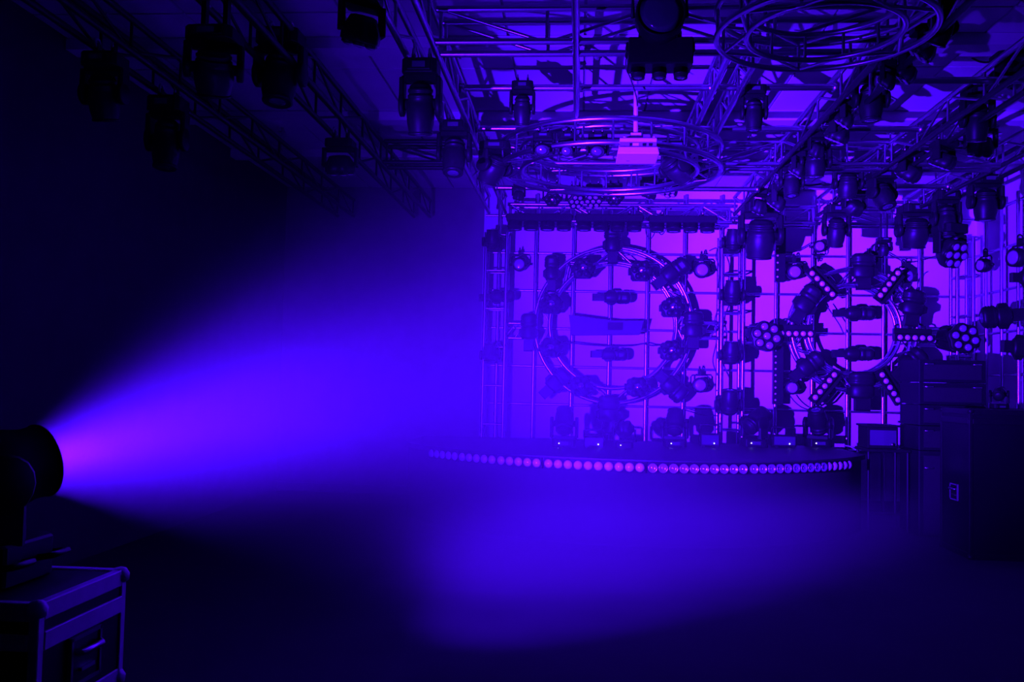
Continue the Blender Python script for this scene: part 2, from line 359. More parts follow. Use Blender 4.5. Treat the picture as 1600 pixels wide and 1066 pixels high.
def model_wash():
    base = MB().box((0, 0, -.045), (.28, .25, .09), ch=.03).mesh('wash_head_base', M_BLACK, .006)
    yk = MB().box((0, 0, -.105), (.36, .1, .03), ch=.02)
    for s in (-1, 1): yk.box((s * .168, 0, -.19), (.028, .1, .2), ch=.01)
    yoke = yk.mesh('wash_head_yoke', M_BLACK)
    hd = MB().lathe([(.07, .1), (.1, .09), (.12, .05), (.145, .0), (.15, -.03), (.15, -.075), (.143, -.08)], 42, lobes=6, amp=.07)
    hd.cyl((-.16, 0, 0), (.16, 0, 0), .03)
    for i in range(6):
        a = math.pi / 3 * i; hd.cyl((.098 * math.cos(a), .098 * math.sin(a), -.05), (.098 * math.cos(a), .098 * math.sin(a), -.1), .05, .048, 12)
    hd.cyl((0, 0, -.05), (0, 0, -.1), .05, .048, 12)
    head = hd.mesh('wash_head_head', M_BLACKM)
    lens = MB().lathe([(.037, -.1), (.034, -.108), (.02, -.115), (0, -.118)], 12).mesh('wash_head_lens', M_LENSD)
    ls = [('lens', lens, T((.098 * math.cos(math.pi / 3 * i), .098 * math.sin(math.pi / 3 * i), 0))) for i in range(6)] + [('lens', lens, Matrix())]
    return dict(base=base, yoke=yoke, head=head, subs=dict(head=ls), pivot=-.27)
def model_eye():                                   # small flower-faced head with one bright reflector
    d = model_wash()
    refl = MB().lathe([(.062, -.1), (.056, -.116), (.032, -.132), (0, -.138)], 16).mesh('eye_reflector', M_CHROME)
    d['subs'] = dict(head=[('reflector', refl, Matrix())]); return d
MODELS = dict(spot=model_spot(), wash=model_wash(), eye=model_eye())
CLAMP = {}
def clamp_mesh():
    if 0 not in CLAMP:
        m = MB().box((0, 0, .5), (.03, .05, 1.0)); CLAMP[0] = m.mesh('clamp_arm', M_BLACKM)
        t = MB().tube([(.0, .036 * math.cos(a), .036 * math.sin(a)) for a in [math.radians(d) for d in range(-60, 250, 30)]], .011, 6)
        t.cyl((0, .03, -.03), (0, .075, -.03), .008); CLAMP[1] = t.mesh('clamp_jaw', M_ALU)
    return CLAMP
LED = MB().box((0, 0, 0), (.012, .006, .012)).mesh('indicator', M_LED)
def lamp(kind, label, M, pan=0, tilt=0, clamp=None, group=None, name=None, cat='stage light', led=False, spin=0):
    d = MODELS[kind]; g = thing(name or dict(spot='moving_head_light', wash='wash_head_light', eye='wash_head_light')[kind], label, cat, M, group)
    b = put('base', d['base'], g)
    P = R(pan, 'Z'); put('yoke', d['yoke'], g, P)
    h = put('head', d['head'], g, P @ T((0, 0, d['pivot'])) @ R(tilt, 'X') @ R(spin, 'Z'))
    for k, par in (('base', b), ('head', h)):
        for s in d['subs'].get(k, []): put(s[0], s[1], par, s[2] if len(s) > 2 else Matrix())
    if led: put('indicator', LED, b, T((.06, -.155, -.05)))
    if clamp:
        cm = clamp_mesh()
        for sx in (-.07, .07):
            a = put('clamp', cm[0], g, T((sx, 0, 0)) @ S(1, 1, clamp)); put('jaw', cm[1], a, T((0, 0, 1)) @ S(1, 1, 1 / clamp))
    return g
def hung(kind, box, label, X=None, Y=None, pan=0, tilt=0, yaw=0, zt=ZT - .11, **kw):
    """lamp hanging inside a pixel box of the photograph, on the truss line X or at depth Y"""
    x0, y0, x1, y1 = box; cx = (x0 + x1) / 2
    p = atx(cx, y0, X) if X is not None else at(cx, y0, Y)
    k = ppm(p); h = (y1 - y0) / k; wd = (x1 - x0) / k
    s = h / .5; sx = min(max(wd / .36, s * .8), s * 1.25)
    c = max(.04, (zt - p.z)) / s
    return lamp(kind, label, T(p) @ R(yaw, 'Z') @ S(sx, sx, s), pan, tilt, clamp=c, **kw)
def facing(kind, px, py, dia, label, Y=12.2, pan=0, tilt=0, d0=.4, roll=0, **kw):
    """lamp mounted on the back wall frame, its base to the wall"""
    p = at(px, py, Y); s = dia / ppm(p) / d0
    return lamp(kind, label, T(p) @ R(-90, 'X') @ R(roll, 'Z') @ S(s), pan, tilt, **kw)

# lamps on the bright middle truss
X3 = TX[3]
hung('spot', (1155, 318, 1222, 405), 'large dark moving head at the far end of the middle truss, above the tower', X=X3 + .1, tilt=15)
hung('wash', (1198, 290, 1232, 338), 'moving head under the middle truss, second from its far end', X=X3 + .14, tilt=40, pan=60)
hung('spot', (1218, 252, 1256, 308), 'moving head under the middle truss, third from its far end', X=X3 + .05, tilt=-10)
hung('spot', (1247, 222, 1300, 277), 'moving head with a faint lens ring under the middle truss, beside the bright truss end', X=X3 + .16, tilt=5)
hung('wash', (1288, 178, 1332, 236), 'moving head under the middle truss, half hidden behind the drum-shaped head', X=X3 + .12, tilt=30, pan=50)
hung('spot', (1334, 108, 1388, 190), 'drum-shaped moving head pointing straight down with visible lens ring, under the middle truss', X=X3 + .16)
hung('wash', (1392, 82, 1438, 140), 'moving head close to the middle truss with three small glints', X=X3 + .14, tilt=40, pan=60)
hung('wash', (1420, 42, 1468, 108), 'moving head higher on the middle truss, in shade near the top edge', X=X3 + .14, tilt=40, pan=60)
hung('spot', (1448, -8, 1500, 72), 'nearly black moving head on the middle truss cut by the top edge', X=X3 + .14, tilt=25, pan=40)
for bx, l, t_, p_ in (((1172, 296, 1202, 345), 'small dark lamp squeezed behind the large head at the far end of the middle truss', 30, 30), ((1232, 238, 1262, 286), 'small dark lamp between the third head and the faint-ringed head', 35, 50),
                      ((1262, 208, 1292, 256), 'small dark lamp peeking out above the faint-ringed head', 40, 20), ((1304, 158, 1338, 210), 'small dark lamp beside the drum-shaped head, nearer the back wall', 35, 60), ((1372, 96, 1402, 150), 'small dark lamp just behind the drum-shaped head', 40, 40)):
    hung('wash', bx, l, X=X3 + .0, tilt=t_, pan=p_)
# the next trusses towards the side wall
X4, X5 = TX[4], TX[5]
hung('spot', (1286, 322, 1328, 386), 'moving head with a bright gap between base and head, above the smaller ring', X=X4 - .1, tilt=20)
hung('wash', (1308, 300, 1362, 345), 'ribbed moving head just above the head with the bright gap', X=X4 - .05, tilt=60, pan=20)
hung('spot', (1302, 256, 1348, 310), 'wide-based moving head clamped under the short diagonal-braced truss', X=X4 - .3, tilt=12)
hung('spot', (1354, 270, 1402, 328), 'dark moving head between the wide-based head and the glinting lamp', X=X4, tilt=-25, pan=30)
hung('wash', (1392, 240, 1452, 294), 'lamp with a cluster of small glints under the second lamp-hung truss', X=X4 + .1, tilt=50, pan=40)
hung('wash', (1450, 222, 1500, 275), 'dark lamp higher up beside the glint-cluster lamp on the same truss', X=X4 + .1, tilt=35, pan=40)
hung('spot', (1502, 138, 1552, 222), 'dark moving head with a curved highlight near the upper edge of the side wall', X=X4 + .12, tilt=8)
hung('wash', (1545, 85, 1606, 150), 'dark lamp cut by the picture edge, high on the second lamp-hung truss', X=X4 + .1, tilt=45, pan=40)
hung('spot', (1400, 322, 1462, 388), 'moving head with a shiny lens and bright slot, above the corner window of wall', X=X5 - .1, tilt=15)
hung('spot', (1458, 300, 1500, 372), 'tall dark moving head right above the seven-lens lamp', X=X5 - .05, tilt=-8)
hung('spot', (1514, 276, 1566, 345), 'big dark moving head with a white dot, in front of the side-wall pipes', X=X5 + .05, tilt=4)
hung('wash', (1508, 190, 1556, 262), 'dark lamp hanging directly above the big head with a white dot', X=X5 - .35, tilt=20)
hung('spot', (1362, 372, 1400, 400), 'small moving head peeking out over the upper edge of the smaller ring', Y=11.55, tilt=10)
# crossbars and overhead ring
hung('spot', (797, 130, 837, 196), 'small head hanging from the long crossbar in the dim part of the rig', Y=7.05, tilt=12, zt=ZT - .02)
hung('spot', (1158, 136, 1199, 205), 'small head with a curved highlight hanging from the long crossbar in the bright part', Y=7.05, tilt=0, zt=ZT - .02)
for a, b, l, k in (((830, 210, 868, 252), 7.55, 'glossy-lensed lamp under the overhead ring, farthest from the projector', 'spot'), ((872, 210, 902, 252), 7.55, 'dark lamp between two glossy lamps under the overhead ring', 'spot'),
                   ((916, 212, 952, 254), 7.55, 'glossy-lensed lamp under the overhead ring, next to the projector', 'spot'), ((966, 222, 996, 258), 7.55, 'dark lamp directly beneath the projector', 'spot')):
    hung(k, a, l, Y=b, tilt=-68, zt=ZT - .3)
for a, b, t, p, l in (((745, 225, 803, 288), 8.1, 35, 50, 'blurred dark lamp at the hazy end of the overhead ring'), ((1028, 225, 1082, 290), 8.6, 50, -60, 'dark lamp tilted steeply beside the projector on the overhead ring'),
                      ((1062, 240, 1112, 285), 8.9, 60, -80, 'dark lamp with a loop of cable behind the steeply tilted lamp'),
                      ((848, 288, 880, 328), 10.0, -50, 0, 'lamp with a white glint at the hazy end of the far ring row'), ((884, 292, 915, 332), 10.0, -60, 20, 'second lamp in the row along the far side of the overhead ring'),
                      ((912, 290, 945, 330), 10.0, -50, -10, 'third lamp in the row along the far side of the overhead ring'), ((944, 288, 976, 326), 10.0, -55, 0, 'lamp with the brightest white glint in the far ring row'),
                      ((1000, 275, 1030, 320), 10.0, 30, 30, 'dark lamp at the bright end of the far ring row'), ((1028, 268, 1064, 316), 9.5, -30, -40, 'dark lamp just under the steeply tilted lamp'),
                      ((800, 286, 822, 322), 10.05, 20, 30, 'faint lamp in the haze below the overhead ring')):
    hung('eye' if 'glint' in l else ('spot' if b < 9.5 else 'wash'), a, l, Y=b, tilt=t, pan=p, zt=ZT - (.16 if b > 9.9 else .3))
# dark side of the rig
X0 = TX[0]
hung('spot', (632, 98, 686, 212), 'large near-black moving head hanging at the dark edge of the lit ceiling', X=X0, tilt=10)
hung('spot', (684, 192, 738, 275), 'near-black moving head below and beyond the large near-black one', X=X0, tilt=-15)
hung('wash', (530, -12, 604, 100), 'near-black lamp cut by the top edge in the dark part of the ceiling', X=X0, tilt=20, pan=40)
hung('spot', (285, 50, 388, 150), 'barely visible lamp deep in the dark corner of the ceiling', X=TX[-1], tilt=30, pan=20)
hung('spot', (400, 52, 480, 165), 'barely visible moving head in front of the faintly lit dark ceiling', X=TX[-1], tilt=-10)
hung('wash', (505, 220, 560, 290), 'barely visible lamp low over the bright root of the haze', X=TX[-1], tilt=20)
hung('spot', (130, 88, 200, 190), 'barely visible lamp nearest the black upper corner', X=TX[-2], tilt=15)
hung('spot', (235, 155, 292, 265), 'barely visible lamp under the outermost unlit truss', X=TX[-2], tilt=-5)
# truss fixtures at the top centre
def barrel_lamp(label, M, n, pitch, r, h, body_h, group=None, clamp=.1):
    g = thing('barrel_bar_light', label, 'stage light', M, group)
    Wd = pitch * n
    put('body', MB().box((0, 0, -body_h / 2), (Wd, .2, body_h)).box((0, 0, -body_h * .3), (Wd + .03, .12, body_h * .4)).mesh('barrel_bar_body', M_BLACK, .008), g)
    me = MB().lathe([(r, .0), (r, -h * .5), (r * 1.06, -h * .5), (r * 1.06, -h * .62), (r, -h * .62), (r * .96, -h), (r * .8, -h), (r * .78, -h * .9)], 18).mesh('barrel', M_BLACKM)
    ln = MB().lathe([(r * .78, -h * .9), (r * .5, -h * .97), (0, -h)], 14).mesh('barrel_lens', M_GLASS)
    for k in range(n):
        b = put('barrel', me, g, T(((k - (n - 1) / 2) * pitch, 0, -body_h))); put('lens', ln, b)
    for sx in (-.3, .3):
        a = put('clamp', clamp_mesh()[0], g, T((sx * Wd, 0, 0)) @ S(1, 1, clamp)); put('jaw', clamp_mesh()[1], a, T((0, 0, 1)) @ S(1, 1, 1 / clamp))
p = at(1031, 66, 5.75); k = ppm(p)
barrel_lamp('black block-shaped effect lamp with three barrels hanging above the projector', T(p), 3, 33 / k, 11 / k, 16 / k, 42 / k, clamp=.06)
p = at(1032, 22, 5.5); rr_ = 39 / ppm(p)
g = thing('drum_lamp', 'round-faced black drum lamp at the top edge above the three-barrel block', 'stage light', T(p))
h = put('drum', MB().lathe([(rr_ * .5, .2), (rr_ * .8, .19), (rr_ * .95, .12), (rr_, .08), (rr_, -.04), (rr_ * .93, -.05), (rr_ * .9, -.03)], 32, R(90, 'X') @ S(1, 1, -1)).mesh('drum_body', M_BLACK), g)
put('lens', MB().lathe([(rr_ * .9, -.03), (rr_ * .6, -.05), (0, -.06)], 28, R(90, 'X') @ S(1, 1, -1)).mesh('drum_lens', M_GLASS), h)
put('bracket', MB().tube([(-rr_ * 1.08, .05, 0), (-rr_ * 1.08, .08, rr_ * 1.1), (rr_ * 1.08, .08, rr_ * 1.1), (rr_ * 1.08, .05, 0)], .014, 6).mesh('drum_bracket', M_BLACKM), g)
put('clamp', MB().box((0, .08, rr_ * 1.1 + .06), (.05, .05, .14)).mesh('drum_clamp', M_BLACKM), g)
for x0, x1, yt, l in ((792, 894, 336, 'hazy bar of four downward barrels under the rear cross truss'), (900, 1004, 337, 'bar of four downward barrels above the large ring'),
                      (1014, 1118, 339, 'bar of four downward barrels beside the middle tower')):
    p = at((x0 + x1) / 2, yt, 11.78); k = ppm(p)
    barrel_lamp(l, T(p), 4, (x1 - x0) / 4 / k, 11.5 / k, 13 / k, 11 / k, clamp=max(.05, ZT - .2 - p.z))

# slim heads on the wall rings and poles
SL_BODY = MB().box((-.17, 0, 0), (.2, .12, .1), ch=.02).lathe([(.07, -.1), (.085, -.06), (.085, .06), (.07, .1)], 14, R(90, 'Y')).mesh('slim_head_body', M_BLACKM)
SL_BARREL = MB().lathe([(.07, .08), (.086, .1), (.09, .14), (.082, .15), (.09, .16), (.082, .19), (.09, .2), (.08, .25), (.06, .275), (.05, .27)], 24, R(90, 'Y'), lobes=6, amp=.05).mesh('slim_head_barrel', M_BLACKM)
SL_LENS = MB().lathe([(.05, .27), (.03, .28), (0, .284)], 12, R(90, 'Y')).mesh('slim_head_lens', M_GLASS)
SL_YOKE = MB().prism([(.11 * math.cos(a), .115 * math.sin(a)) for a in [math.radians(22.5 + 45 * k) for k in range(8)]], -.03, .03, R(90, 'X')).box((0, .1, 0), (.05, .2, .05)).mesh('slim_head_yoke', M_BLACK)
SL_CLAMP = MB().box((0, .2, 0), (.07, .05, .07)).mesh('slim_head_clamp', M_BLACKM)
def slim(label, px, py, L, ang, Y=11.95, flip=1, th=1., group=None):
    if Y > 11: Y += .12
    p = at(px, py, Y); s = L / ppm(p) / .55
    g = thing('slim_head_light', label, 'stage light', T(p) @ R(-ang, 'Y') @ S(s * flip, s, s * th), group)
    put('body', SL_BODY, g); b = put('barrel', SL_BARREL, g); put('lens', SL_LENS, b); put('yoke', SL_YOKE, g); put('clamp', SL_CLAMP, g)
slim('slim dark head on the pole inside the large ring, upper one', 955, 465, 60, 0)
slim('slim dark head on the pole inside the large ring, lower one under the slanted box', 951, 554, 58, 0)
slim('slim dark head on the pole inside the smaller ring, upper one', 1334, 490, 64, 0)
slim('slim dark head on the pole inside the smaller ring, lower one', 1332, 553, 64, 0)
slim('upright dark head crowning the top of the large ring', 957, 383, 62, 90, 11.85, th=1.3)
slim('upright hazy head at the upper shoulder of the large ring', 862, 428, 58, 90, 11.85, th=1.2)
slim('diagonal dark head at the upper shoulder of the large ring, near the small round lamp', 1047, 429, 66, 38, 11.85, th=1.3)
slim('upright dark head where the large ring meets the middle tower', 1083, 517, 60, 90, 11.85, th=1.6)
slim('diagonal dark head at the lower shoulder of the large ring, beside the tower', 1047, 602, 58, -42, 11.85, th=1.6)
slim('upright hazy head at the foot of the large ring', 951, 648, 60, 90, 11.85, th=1.7)
slim('upright head almost lost in haze at the outer side of the large ring', 826, 520, 60, 90, 11.85, th=1.3)
slim('diagonal head almost lost in haze at the lower shoulder of the large ring', 866, 600, 56, 45, 11.85, th=1.5)
slim('thick upright dark head at the top of the smaller ring', 1349, 425, 58, 90, 11.8, th=1.9)
slim('tilted dark head on the upper shoulder of the smaller ring', 1257, 477, 66, 58, 11.8, th=1.5)
slim('upright dark head on the far shoulder of the smaller ring', 1426, 482, 58, 82, 11.8, th=1.9)
slim('tilted dark head on the lower shoulder of the smaller ring', 1259, 575, 60, 38, 11.8, th=1.5)
slim('dark head at the foot of the smaller ring', 1347, 612, 62, 90, 11.8, th=2.)
slim('dark head on the lower far shoulder of the smaller ring above the case stack', 1420, 572, 62, 42, 11.8, th=1.7)
slim('dark horizontal head lost in haze beside the far tower', 776, 464, 56, 4, 11.85)
# flower-faced small lamps on the large ring
for px, py, l in ((911, 423, 'small flower-faced lamp with a white glint at the upper hazy side of the large ring'), (1000, 427, 'small flower-faced lamp with a white glint at the upper clear side of the large ring'),
                  (1048, 483, 'small lamp with a white glint on the clear flank of the large ring, upper'), (1046, 549, 'small lamp on the clear flank of the large ring, lower'),
                  (994, 605, 'small lamp at the lower clear side of the large ring'), (907, 604, 'small hazy lamp at the lower side of the large ring beside the bright pole'),
                  (861, 545, 'small lamp nearly lost in haze on the flank of the large ring, lower'), (862, 478, 'small hazy lamp on the flank of the large ring, upper')):
    facing('eye', px, py, 38, l, Y=12.06, d0=.36)
# lamps inside the towers
for px, py, dia, t, l in ((1141, 388, 36, 80, 'topmost dark head in the middle tower'), (1139, 468, 38, 78, 'second dark head from the top in the middle tower'), (1137, 560, 36, 82, 'third dark head from the top in the middle tower'),
                          (1134, 636, 40, 76, 'lowest dark head in the middle tower'), (772, 386, 32, 80, 'topmost head in the hazy tower'), (768, 560, 32, 80, 'lower head in the hazy tower')):
    facing('spot', px, py - 4, dia, l, Y=11.98, d0=.36, tilt=-t)
# seven-lens lamps
facing('wash', 1187, 528, 54, 'seven-lens flower lamp beside the middle tower', Y=12.2, d0=.36, roll=15)
facing('wash', 1485, 531, 54, 'seven-lens flower lamp above the case stack in the corner', Y=12.05, d0=.36, roll=15)
p = at(1484, 352, 10.6)
lamp('wash', 'seven-lens lamp turned down towards the stage, hanging in the corner', T(p) @ R(25, 'Z') @ S(1.15), tilt=-62, clamp=(ZT - .1 - p.z) / 1.15)

# five-lens bars
B5_BODY = MB().box((0, 0, 0), (.53, .1, .1)).box((0, .07, .05), (.5, .08, .16)).mesh('five_lens_bar_body', M_BLACK, .006)
B5_LENS = MB().lathe([(.036, 0), (.034, .008), (.022, .018), (0, .022)], 14, R(90, 'X')).mesh('five_lens_bar_lens', M_LENS)
B5_BRKT = MB().tube([(-.2, .08, .05), (-.2, .14, .17), (-.1, .18, .22), (.1, .18, .22), (.2, .14, .17), (.2, .08, .05)], .014, 6).mesh('five_lens_bar_bracket', M_BLACKM)
B5_ARM = MB().box((0, .25, .16), (.05, .2, .04)).mesh('five_lens_bar_arm', M_BLACKM)
def bar5(label, x0, y0, x1, y1, tip=0, side=1, Y=11.9):
    a, b = at(x0, y0, Y), at(x1, y1, Y); c = (a + b) / 2; L = (b - a).length; s = L / (.098 * 4)
    ang = math.degrees(math.atan2(b.z - a.z, b.x - a.x))
    g = thing('five_lens_light_bar', label, 'light bar', T(c) @ R(-ang, 'Y') @ S(s, s, s * side) @ R(tip, 'X'))
    o = put('body', B5_BODY, g)
    for k in range(5): put('lens', B5_LENS, g, T(((k - 2) * .098, -.05, 0)))
    put('bracket', B5_BRKT, g); put('arm', B5_ARM, g)
bar5('five-lens bar with bright pink lenses slanting down towards the smaller ring', 1267.5, 428, 1299, 460.5, 0)
bar5('level five-lens bar between the flower lamp and the smaller ring', 1220, 521.5, 1265, 522, 0)
bar5('level five-lens bar between the smaller ring and the corner flower lamp', 1404.5, 527.5, 1451, 529, 0)
bar5('five-lens bar slanting up beside a cable loop, at the top of the smaller ring', 1374, 462, 1401, 427.5, 0, -1)
bar5('five-lens bar slanting up at the lower shoulder of the smaller ring', 1272.5, 621, 1302, 586, 0, -1)
bar5('five-lens bar slanting down at the lower far shoulder of the smaller ring', 1376.5, 586, 1401, 625, 0)

# upright strips with small dots
ST_LENS = MB().lathe([(.014, 0), (.01, .006), (0, .008)], 10, R(90, 'X')).mesh('strip_lens', M_LENS)
for x0, y0, x1, y1, n, l in ((1217, 338, 1216, 441, 9, 'upright pixel strip with a row of small dots beside the middle tower, upper'), (1214, 541, 1212, 632, 9, 'upright pixel strip with a row of small dots below the flower lamp')):
    a, b = at(x0, y0, 12.12), at(x1, y1, 12.12); L = a.z - b.z; c = (a + b) / 2
    g = thing('pixel_strip_light', l, 'light bar', T(c))
    put('body', MB().box((.02, 0, 0), (.13, .1, L)).box((.03, .06, 0), (.08, .05, L * .96)).mesh('pixel_strip_body', M_BLACK, .006), g)
    for k in range(n): put('lens', ST_LENS, g, T((-.02, -.05, (k - (n - 1) / 2) * L / (n + .4))))
    for dz in (-.3, .3): put('bracket', MB().box((.02, .13, dz * L), (.05, .12, .05)).mesh('strip_bracket', M_BLACKM), g)

# small round lamps with a pale face
PR_BODY = MB().lathe([(.085, -.1), (.105, -.1), (.105, .0), (.09, .05), (.06, .09), (.03, .1)], 22, R(90, 'X') @ S(1, 1, -1)).mesh('round_lamp_housing', M_BLACKM)
PR_LENS = MB().lathe([(.082, -.1005), (.06, -.107), (0, -.111)], 22, R(90, 'X') @ S(1, 1, -1)).mesh('round_lamp_lens', M_LENSR)
PR_YOKE = MB().tube([(-.118, 0, -.01), (-.118, 0, .11), (-.1, 0, .135), (.1, 0, .135), (.118, 0, .11), (.118, 0, -.01)], .011, 6).mesh('round_lamp_bracket', M_BLACKM)
PR_KNOB = MB().lathe([(.02, -.03), (.02, .03)], 10, R(90, 'Y')).mesh('round_lamp_knob', M_BLACKM)
PR_CLAMP = MB().box((0, 0, .17), (.05, .05, .09)).tube([(0, .035 * math.cos(a), .22 + .035 * math.sin(a)) for a in [math.radians(d) for d in range(0, 360, 40)]], .01, 6, True).mesh('round_lamp_clamp', M_BLACKM)
def round_lamp(label, px, py, dia, Y=12.2, yaw=0, tilt=0, up=1, X=None, lens=M_LENS):
    p = at(px, py, Y) if X is None else atx(px, py, X); s = dia / ppm(p) / .21
    g = thing('round_lamp', label, 'stage light', T(p) @ R(yaw, 'Z') @ S(s) @ R(0 if up == 1 else 180, 'Y'))
    h = put('housing', PR_BODY, g, R(tilt, 'X')); put('lens', PR_LENS, h)
    put('bracket', PR_YOKE, g); put('clamp', PR_CLAMP, g)
    for sx in (-.125, .125): put('knob', PR_KNOB, g, T((sx, 0, 0)))
round_lamp('small round lamp with a pale face hanging between the large ring and the tower, upper', 1096, 423, 25)
round_lamp('small round lamp with a pale face hanging between the large ring and the tower, lower', 1093, 602, 24)
round_lamp('small round lamp lost in haze beyond the large ring', 812, 414, 22)
round_lamp('small round lamp hanging beside the upper pixel strip', 1240, 426, 24)
round_lamp('small round lamp beside the lower pixel strip with a dangling cable', 1236, 606, 22)
round_lamp('small round lamp perched on a cross pipe above the smaller ring, near side', 1279, 386, 19, Y=12.28, up=-1)
round_lamp('small round lamp perched on a cross pipe above the smaller ring, corner side', 1369, 390, 19, Y=12.28, up=-1)
round_lamp('small round lamp turned aside in the corner of the back wall', 1412, 432, 22, yaw=40)
round_lamp('small dark lamp on the side-wall pipes turned to the stage, upper near the corner', 1540, 415, 22, X=XR - .24, yaw=-72)
round_lamp('small dark lamp on the side-wall pipes cut by the picture edge, upper', 1594, 403, 30, X=XR - .24, yaw=-72)
slim('thick dark head on the side-wall pipes at the picture edge, below the cut lamp', 1604, 434, 50, 0, 10.2, th=1.6)
slim('long dark head on the side-wall pipes at mid height', 1567, 494, 66, 6, 10.6, flip=-1, th=1.6)
slim('dark head low on the side-wall pipes at the picture edge', 1592, 543, 54, -4, 10.2, th=1.9)

# slanted box hanging inside the large ring
pts = [at(*q_, 12.05) for q_ in ((889, 493), (957, 502), (1005, 502), (999, 523), (893, 524))]
o = thing('slanted_equipment_box', 'wide dark box with a slanted top hanging in the middle of the large ring', 'box', T((c1.x, 12.05, c1.z)))
put('body', MB().prism([(p.x - c1.x, p.z - c1.z) for p in pts], -.12, .12, R(90, 'X')).mesh('slanted_box_body', M_SLATE), o)
put('port_panel', MB().box((.03, -.125, -.02), (.2, .012, .1)).mesh('slanted_box_ports', M_BLACK), o)
for dx in (-.35, .25): bar('hanger', (dx, .05, -.05), (dx, .3, -.02), .015, M_BLACKM, o)

# ------------------------------------------------------------------ projector on its pole
PY = 7.3
p = at(997, 224, PY); k = ppm(p)
g = thing('projector', 'pale projector hanging upside down from a short white pole', 'projector', T(p))
put('body', MB().box((0, .12, .022), (.30, .3, .03)).mesh('projector_top', M_WHITE, .004), g)
put('port_panel', MB().box((0, .12, -.015), (.295, .28, .05)).mesh('projector_ports', M_GREY), g)
put('hood', MB().box((0, .11, -.07), (.34, .34, .06), top=.93).mesh('projector_hood', M_WHITE, .005), g)
for i, (dx, wd) in enumerate(((-.06, .02), (-.02, .05), (.05, .03), (.1, .03))): put('socket', MB().box((dx, -.022, -.015), (wd, .006, .022)).mesh('projector_socket', M_WHITE if i == 1 else M_BLACK), g)
for dx in (-.11, .13): put('foot', MB().cyl((dx, .0, .035), (dx, .0, .055), .014).mesh('projector_foot', M_WHITE), g)
put('lens', MB().cyl((.08, .26, -.02), (.08, .3, -.02), .035, n=14).mesh('projector_lens', M_GLASS), g)
put('bracket', MB().box((-.015, .1, .08), (.085, .08, .05)).box((-.015, .1, .045), (.2, .16, .012)).mesh('projector_bracket', M_WHITE), g)
put('pole', MB().cyl((-.015, .1, .1), (-.02, .1, ZC - .075 - p.z), .019, n=12).mesh('projector_pole', M_WHITE), g)
put('ceiling_plate', MB().box((-.02, .1, ZC - .075 - p.z), (.14, .14, .012)).mesh('projector_plate', M_WHITE), g)
# pale loose conduit high in the rig
a, b = at(899, 58, 6.25), at(936, 87, 6.15)
o = thing('conduit', 'short thick pale conduit slanting beside the end-on ladder truss', 'pipe', T(a)); bar('pipe', (0, 0, 0), b - a, .03, M_WHITE, o, 12)
bar('collar', (b - a) * .9, (b - a) * 1.02, .034, M_GREY, o, 12)

# ------------------------------------------------------------------ round-fronted stage with lens bars along its rim
SX, SY, SR, SZ = .62, 11.92, 3.0, .86
arc = [(SX + SR * math.sin(t), SY - SR * math.cos(t)) for t in [math.radians(d) for d in range(-62, 63, 2)]]
poly = [(arc[0][0], 11.85)] + arc + [(arc[-1][0], 11.85)]
g = thing('round_stage', 'low black stage with a curved front edge below the wall rings', 'stage', T((0, 0, 0)))
put('deck', MB().prism(poly, SZ - .05, SZ).mesh('stage_deck', M_DECK), g)
sk = [(SX + (x - SX) * .985, SY + (y - SY) * .985) for x, y in arc]
for k in range(0, len(sk) - 1, 6):
    seg = sk[k:k + 7]; inn = [(SX + (x - SX) * .99, SY + (y - SY) * .99) for x, y in seg]
    put('skirt_panel', MB().prism(seg + inn[::-1], .0, SZ - .05).mesh('stage_skirt', M_SKIRT), g)
RB_LENS = MB().lathe([(.045, 0), (.044, .01), (.033, .024), (.015, .032), (0, .034)], 16, R(90, 'X')).mesh('rim_bar_lens', M_LENS)
RB_REFL = MB().lathe([(.045, 0), (.046, .03), (.042, .034), (.036, .026), (.022, .014), (.012, .012), (.008, .024), (0, .026)], 18, R(90, 'X')).mesh('rim_bar_reflector', M_FACET)
RB_RING = MB().tube([(  .046 * math.cos(a), -.004, .046 * math.sin(a)) for a in [2 * math.pi * k / 16 for k in range(16)]], .005, 5, True).mesh('rim_bar_ring', M_BLACKM)
names = ['fourth bar of the rim, nearly lost in haze', 'third bar out in the haze', 'second short bar into the haze', 'long bar of ten pink lenses at the middle of the rim', 'long bar of ten chrome lenses at the middle of the rim',
         'first short bar after the chrome bar', 'second short bar after the chrome bar', 'last short bar at the cable end']
for (s0, n), nm in zip(((-2.45, 5), (-1.94, 5), (-1.43, 5), (-.905, 10), (.115, 10), (1.135, 5), (1.645, 5), (2.155, 5)), names):
    sm = s0 + .05 * (n - 1); RR = SR + .035; th = sm / SR
    g = thing('rim_lens_bar', 'stage-rim lens bar: ' + nm, 'light bar', T((SX + RR * math.sin(th), SY - RR * math.cos(th), .79)) @ R(math.degrees(th), 'Z'))
    Lh = .05 * n; cv = lambda x, q_: (( RR + q_) * math.sin(x / SR), RR - (RR + q_) * math.cos(x / SR))
    xs = [-Lh + 2 * Lh * k / 8 for k in range(9)]
    put('housing', MB().prism([cv(x, .005) for x in xs] + [cv(x, -.04) for x in xs[::-1]], -.055, .055).mesh('rim_bar_housing', M_BLACK), g)
    for k in range(n):
        x = (k - (n - 1) / 2) * .1; cx, cy = cv(x, .006)
        o = put('lens', RB_REFL if 'chrome' in nm else RB_LENS, g, T((cx, cy, 0)) @ R(math.degrees(x / SR), 'Z')); put('ring', RB_RING, o)
